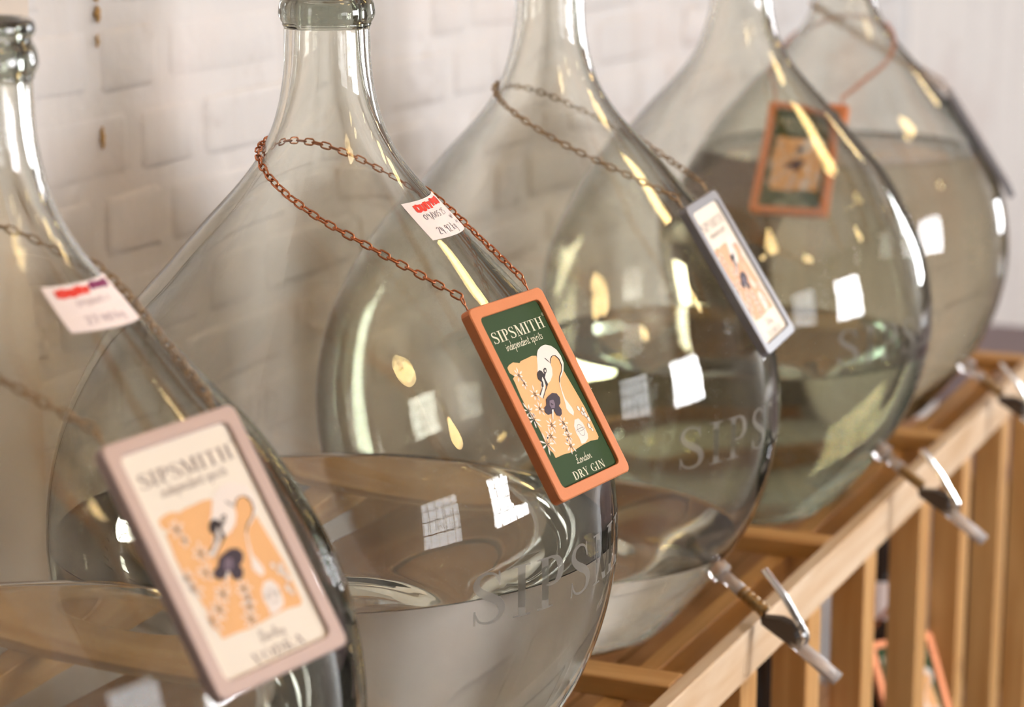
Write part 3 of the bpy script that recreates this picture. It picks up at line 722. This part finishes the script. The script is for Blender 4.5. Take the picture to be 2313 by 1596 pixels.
def text_mesh(lines, mat):
    out = []
    for kind, txt, u0, v0, wid, size in lines:
        m = MB()
        st = serif(txt, wid * TW, size * TL_) if kind == 'serif' else script(txt, wid * TW, size * TL_)
        o = L2(u0, v0, 0)
        for s_ in st: m.strip(s_, lambda x, y: (o[0] + x, o[1] + y, o[2]))
        if txt == 'SIPSMITH':                                     # the small registered mark after the H
            c = L2(.845, .140, 0); n = 16; r1, r0 = .0012, .00105
            m.strip([((c[0] + r1 * math.cos(6.2832 * t / n), c[1] + r1 * math.sin(6.2832 * t / n)), (c[0] + r0 * math.cos(6.2832 * t / n), c[1] + r0 * math.sin(6.2832 * t / n))) for t in range(n + 1)], lambda x, y: (x, y, c[2]))
            for s_ in serif('R', .0009, .0012): m.strip(s_, lambda x, y: (c[0] - .00045 + x, c[1] - .0006 + y, c[2]))
        out.append(m.mesh('lettering', mat))
    return out
HEADL = [('serif', 'SIPSMITH', .112, .203, .70, .057), ('script', 'independent spirits', .215, .252, .50, .0215)]
GIN = HEADL + [('script', 'London', .385, .872, .21, .020), ('serif', 'DRY GIN', .268, .938, .44, .040)]
VOD = HEADL + [('script', 'Barley', .40, .872, .19, .020), ('serif', 'VODKA', .29, .938, .40, .040)]
FR = {k: frame_mesh(M[k]) for k in ('f_copper', 'f_pink', 'f_grey')}
ARTM = {'gin': art_mesh(M['a_orange']), 'vodka': art_mesh(M['a_orange']), 'old': art_mesh(M['a_peach'])}
TXT = {'gin': text_mesh(GIN, M['ink_cream']), 'vodka': text_mesh(VOD, M['ink_brown'])}
cardm = {}
for k in ('green', 'cream'):
    m = MB(); m.box(-TW / 2 + .006, TW / 2 - .006, .006, TL_ - .006, -TT + .001, CARD_Z); cardm[k] = m.mesh('label_card', M[k])
def link_mesh(mat):
    m = MB(); a, b, w = 0.0021, 0.0021, 0.00070                    # straight half length, bend radius, wire radius
    pts = []
    for k in range(6): t = R(-90 + 180 * k / 5); pts.append((a + b * math.cos(t), b * math.sin(t), 0))
    for k in range(6): t = R(90 + 180 * k / 5); pts.append((-a + b * math.cos(t), b * math.sin(t), 0))
    m.tube(pts, w, 6, closed=True)
    return m.mesh('chain_link', mat, True)
LINK = {k: link_mesh(M[k]) for k in ('copper', 'bronze')}
PITCH = 0.0069
def chain_path(bi, A, B, hc):
    """taut loop from A round the back of the neck to B, lying on the glass"""
    C0 = Vector((BPOS[bi][0], BPOS[bi][1], 0)); mid = (A + B) / 2
    d = Vector((mid.x - C0.x, mid.y - C0.y, 0)).normalized()
    N = Vector((C0.x, C0.y, EYE - hc)) - d * (rad(hc) + 0.0022)
    n = (A - N).cross(B - N).normalized()
    if n.z < 0: n = -n
    zc = N.z - (n.x * (C0.x - N.x) + n.y * (C0.y - N.y)) / n.z
    C = Vector((C0.x, C0.y, zc))
    e1 = (A - B).normalized(); e2 = n.cross(e1).normalized()
    pts = []
    for k in range(180):
        t = 2 * math.pi * k / 180; dr = e1 * math.cos(t) + e2 * math.sin(t)
        hd = math.hypot(dr.x, dr.y); lo = 0.0
        for s_ in range(1, 400):
            q = s_ * 0.0006; p = C + dr * q; h = EYE - p.z
            if q * hd > rad(h) + 0.0020 or h < H0 - 0.02: lo = q; break
        else: lo = 0.24
        p = C + dr * lo
        if (p - C).length < (mid - C).length * 0.93: pts.append((p - C))
    P2 = [(p.dot(e1), p.dot(e2)) for p in pts] + [((A - C).dot(e1), (A - C).dot(e2)), ((B - C).dot(e1), (B - C).dot(e2))]
    S_ = sorted(set(P2))
    def half(L):
        h = []
        for p in L:
            while len(h) > 1 and (h[-1][0] - h[-2][0]) * (p[1] - h[-2][1]) - (h[-1][1] - h[-2][1]) * (p[0] - h[-2][0]) <= 0: h.pop()
            h.append(p)
        return h
    hull = half(S_)[:-1] + half(S_[::-1])[:-1]
    ia = min(range(len(hull)), key=lambda i: math.dist(hull[i], P2[-2])); hull = hull[ia:] + hull[:ia]
    ib = min(range(len(hull)), key=lambda i: math.dist(hull[i], P2[-1]))
    path = hull[:ib + 1] if ib > len(hull) / 2 else [hull[0]] + hull[:ib - 1:-1] if ib else hull
    return [C + e1 * x + e2 * y for x, y in path], n
def hang_tag(bi, TLp, a, b, frame, card, art, txt, wire, label, hc=0.20, hook=None):
    a = Vector(a).normalized(); up = -Vector(b); up = (up - a * up.dot(a)).normalized(); n = a.cross(up)
    org = Vector(TLp) + a * (TW / 2) - up * TL_
    Mw = Matrix((( a.x, up.x, n.x, org.x), (a.y, up.y, n.y, org.y), (a.z, up.z, n.z, org.z), (0, 0, 0, 1)))
    root = empty('bottle_tag'); root.matrix_world = Mw; tag(root, label, 'tag', 'framed tags on chains')
    link('frame', FR[frame], root)
    c = link('label_card', cardm[card], root)
    if art: link('artwork', ARTM[art], c)
    for tm in (TXT[txt] if txt else []): link('lettering', tm, c)
    inv = Mw.inverted(); ends = []
    for fx in (-0.44, 0.385):                                     # wire eyelets in the top edge of the frame
        m = MB(); x = fx * TW; z = -TT * .5
        m.tube([(x, TL_ - .004, z), (x + .0003, TL_ + .003, z), (x - .0012, TL_ + .0052, z), (x - .0016, TL_ + .0082, z), (x, TL_ + .0100, z), (x + .0016, TL_ + .0082, z), (x + .0010, TL_ + .0054, z), (x, TL_ + .0036, z)], .0006, 6)
        m.build('eyelet', M[wire], root, True)
        ends.append(Mw @ Vector((x, TL_ + 0.0095, z)))
    if hook: path, axis = [ends[0], Vector(hook), ends[1]], Vector((-1, 0, 0))
    else: path, axis = chain_path(bi, ends[0], ends[1], hc)[0], Vector((BPOS[bi][0], BPOS[bi][1], 0))
    seg = [(q - p).length for p, q in zip(path, path[1:])]; tot = sum(seg)
    nl = int(tot / PITCH); pit = tot / nl
    def pt(s_):
        s_ = min(max(s_, 0), tot)
        for p, q, L in zip(path, path[1:], seg):
            if s_ <= L: return p.lerp(q, s_ / L if L else 0)
            s_ -= L
        return path[-1]
    for k in range(nl):
        p0, p1 = pt(k * pit), pt((k + 1) * pit); c0 = (p0 + p1) / 2; t = (p1 - p0).normalized()
        rdl = Vector((c0.x - axis.x, c0.y - axis.y, 0.02)); nn = (rdl - t * rdl.dot(t)).normalized()
        ang = R(62 if k % 2 else -28) + random.uniform(-.25, .25)
        z = (nn * math.cos(ang) + t.cross(nn) * math.sin(ang)).normalized(); y = z.cross(t)
        o = link('chain_link', LINK[wire], root)
        o.matrix_local = inv @ Matrix(((t.x, y.x, z.x, c0.x), (t.y, y.y, z.y, c0.y), (t.z, y.z, z.z, c0.z), (0, 0, 0, 1)))
    return root
CAMV = Vector((0.7664, -1.4183, EYE))
def near(p, k): return CAMV + (Vector(p) - CAMV) * k
hang_tag(1, near((0.1311, -0.0584, 1.2538), .992), (0.0124, 0.0914, 0.001), (0.0707, -0.0084, -0.1194), 'f_copper', 'green', 'gin', 'gin', 'copper',
         'copper framed dark green tag lettered London dry gin, hanging in sharp focus')
hang_tag(0, near((0.1213, -0.4677, 1.2576), .990), (0.0235, 0.0889, 0.0055), (0.0729, -0.0126, -0.1171), 'f_pink', 'cream', 'vodka', 'vodka', 'bronze',
         'pale pink framed cream vodka tag, large and blurred in the lower left')
hang_tag(2, near((0.1210, 0.3844, 1.2582), .992), (-0.0062, 0.092, 0.0029), (0.0725, 0.0086, -0.1189), 'f_grey', 'cream', 'old', 'vodka', 'bronze',
         'grey framed cream tag with salmon picture on the middle demijohn')
def on_bottle(bi, phi, h_top):                                    # a tag lying on the shoulder facing direction phi
    e = Vector((math.cos(R(phi)), math.sin(R(phi)), 0)); s_ = Vector((-e.y, e.x, 0))
    c = Vector((BPOS[bi][0], BPOS[bi][1], 0))
    h2 = h_top + 0.118; p0 = c + e * (rad(h_top) + .0135) + Vector((0, 0, EYE - h_top)); p1 = c + e * (rad(h2) + .0145) + Vector((0, 0, EYE - h2))
    return p0 - s_ * (TW / 2), s_, p1 - p0
p, a, b = on_bottle(4, -90, 0.288)
hang_tag(4, p, a, b, 'f_copper', 'green', 'gin', 'gin', 'copper', 'copper framed green tag seen through the glass of the bottle before it')
p, a, b = on_bottle(4, 15, 0.285)
hang_tag(4, p, a, b, 'f_grey', 'cream', 'old', None, 'bronze', 'grey tag seen edge on at the right shoulder of the farthest demijohn', 0.185)

# ------------------------------------------------------------------ taps
def tap(bi, phi=-8.0):
    root = BOT[bi]; e = (math.cos(R(phi)), math.sin(R(phi))); s_ = (-e[1], e[0])
    def P(r, h, w=0.0): return Vector((r * e[0] + w * s_[0], r * e[1] + w * s_[1], BASE_H - h))
    d = Vector((0.0727, 0.0471)).normalized()
    def ax(t): return (0.1640 + d.x * t, 0.5965 + d.y * t)
    m = MB(); body = [(.2098, .6308), (.2271, .6293), (.2402, .6331), (.2443, .6539), (.2246, .6443), (.2107, .6368)]
    n = len(body)
    for w in (-.0055, .0055): m.v += [tuple(P(r, h, w)) for r, h in body]
    m.f += [tuple(range(n)), tuple(range(2 * n - 1, n - 1, -1))] + [(k, k + n, (k + 1) % n + n, (k + 1) % n) for k in range(n)]; m.m += [0] * (n + 2)
    t = m.build('tap', M['dark'], root, False, True); t['label'] = 'dark pinch clamp tap with a chrome lever'
    m = MB(); m.tube([P(*ax(-.006)), P(*ax(.000)), P(*ax(.003)), P(*ax(.0095)), P(*ax(.0105))], [.0075, .0080, .0098, .0098, .0080], 20); m.build('boss', M['boss'], t, True)
    m = MB(); m.tube([P(*ax(.008)), P(*ax(.034))], [.0056, .0056], 16); m.build('inlet_tube', M['vinyl'], t, True)
    m = MB(); pr = []
    for k in range(5):
        q = .029 + k * .0058; pr += [(q, .0049), (q + .0008, .0058), (q + .0045, .0058), (q + .0053, .0049)]
    m.tube([P(*ax(q)) for q, r in pr], [r for q, r in pr], 16); m.build('ferrule', M['brass'], t, True)
    m = MB(); m.tube([P(.236, .6465), P(.2462, .6528), P(.2790, .6735)], [.0055, .0060, .0062], 18); m.build('outlet_tube', M['vinyl'], t, True)
    lev = catmull([(.2094, .5905), (.2205, .6021), (.2308, .6137), (.2405, .6280), (.2443, .6332), (.2495, .6429), (.2462, .6535)], 5)
    m = MB(); th = .0011
    pts = [Vector(q) for q in lev]; rows = []
    for k, q in enumerate(pts):
        tt = (pts[min(k + 1, len(pts) - 1)] - pts[max(k - 1, 0)]).normalized(); nn = Vector((tt.y, -tt.x)); hw = .0050 if k < len(pts) - 6 else .0042
        crown = .0012
        rows.append([P(*(q + nn * th * .2), -hw), P(*(q + nn * (th + crown * .7)), -hw * .6), P(*(q + nn * (th + crown)), 0), P(*(q + nn * (th + crown * .7)), hw * .6), P(*(q + nn * th * .2), hw), P(*(q - nn * th), hw * .9), P(*(q - nn * th), -hw * .9)])
    n = 7
    for rw in rows: m.v += [tuple(v) for v in rw]
    for k in range(len(rows) - 1):
        for j in range(n): m.f.append((k * n + j, k * n + (j + 1) % n, (k + 1) * n + (j + 1) % n, (k + 1) * n + j)); m.m.append(0)
    m.f += [tuple(range(n))[::-1], tuple((len(rows) - 1) * n + j for j in range(n))]; m.m += [0, 0]
    lv = m.build('lever', M['chrome'], t, False, True)
    m = MB(); m.tube([P(.2425, .6360, -.0072), P(.2425, .6360, .0072)], .0012, 8); m.build('pivot_pin', M['dark'], t, True)
for b in (2, 3, 4): tap(b)

# ------------------------------------------------------------------ things on the lower shelf and beyond
def small_bottle(x, y, label, lab_z, hh, band):
    r = empty('dark_bottle', (x, y, 0.40)); tag(r, label, 'bottle', 'dark bottles on the lower shelf')
    m = MB(); pr = [(.0001, .003), (.033, .0), (.036, .004), (.036, hh * .62), (.033, hh * .68), (.018, hh * .78), (.0145, hh * .84), (.0145, hh * .97), (.017, hh * .975), (.017, hh), (.0001, hh)]
    m.lathe(pr, 28); m.build('bottle_glass', M['bottle_dark'], r, True)
    m = MB(); m.lathe([(.0364, lab_z), (.0366, lab_z + .045)], 28); m.build('paper_label', M['paper'], r, True)
    if band: m = MB(); m.lathe([(.0368, lab_z + .030), (.0368, lab_z + .042)], 28); m.build('label_band', M['red'], r, True)
small_bottle(0.10, 0.70, 'dark bottle with white and red label behind the nearest rack posts', .27, .40, True)
small_bottle(0.10, 1.128, 'dark bottle with white label behind the rack posts farther along', .285, .42, False)
lt = hang_tag(None, Vector((0.103, 1.068, 0.664)), (0.055, 0.074, 0.0), (0.055, -0.030, -0.118), 'f_copper', 'green', 'gin', 'gin', 'copper', 'copper framed green tag hanging behind the rack posts at lower right', hook=(0.150, 1.006, 0.742))
m = MB(); m.tube([(0.150, 0.494, 0.7405), (0.150, 0.5115, 0.7405)], .0011, 8); m.build('nail', M['rust'], rack, True)
bench = empty('padded_bench', (0.55, 2.95, 0)); tag(bench, 'low bench with grey padded top and black base by the far wall', 'bench')
m = MB(); m.box(-0.78, 0.6, -0.18, 0.20, 0.0, 0.40); link('base', bevel(m.mesh('base', M['black']), .01), bench)
m = MB(); m.box(-0.79, 0.61, -0.19, 0.21, 0.402, 0.62); link('cushion', bevel(m.mesh('cushion', M['grey_cloth']), .03, 4), bench)

# ------------------------------------------------------------------ pendant bulbs over the aisle
def pendant(x, y, z, label, sc=1.0):
    r = empty('pendant_bulb', (x, y, z)); tag(r, label, 'lamp', 'pendant bulbs over the aisle')
    m = MB(); m.lathe([(a * sc, b * sc) for a, b in ((.0001, -.052), (.014, -.049), (.026, -.038), (.0325, -.018), (.031, .002), (.024, .022), (.016, .040), (.013, .050))], 20)
    m.build('bulb', M['bulb'], r, True)
    m = MB(); m.lathe([(.0135 * sc, .048 * sc), (.019 * sc, .050 * sc), (.019 * sc, .085 * sc), (.008, .095 * sc), (.004, .10 * sc)], 16); m.build('socket', M['brass'], r, True)
    m = MB(); m.tube([(0, 0, .098 * sc), (0, 0, 2.998 - z)], .003, 6); m.build('cord', M['black'], r, True)
pendant(0.844, -0.285, 2.136, 'pear shaped filament bulb nearest the camera, over the aisle', 1.2)
pendant(0.820, 1.493, 2.262, 'larger glowing bulb over the aisle beside the far demijohns', 3.0)
pendant(0.822, 1.310, 2.112, 'smaller glowing bulb hanging just before the larger one', 1.2)
pendant(0.720, 3.020, 2.07, 'glowing bulb hanging by the far end wall', 1.2)
pendant(1.145, -0.342, 2.586, 'big pear shaped bulb hanging highest near the camera', 4.0)
pendant(2.290, -0.123, 2.645, 'bulb hanging out over the middle of the room', 3.2)
pendant(2.400, 1.740, 2.550, 'bulb hanging in the room beyond the middle demijohn', 2.2)
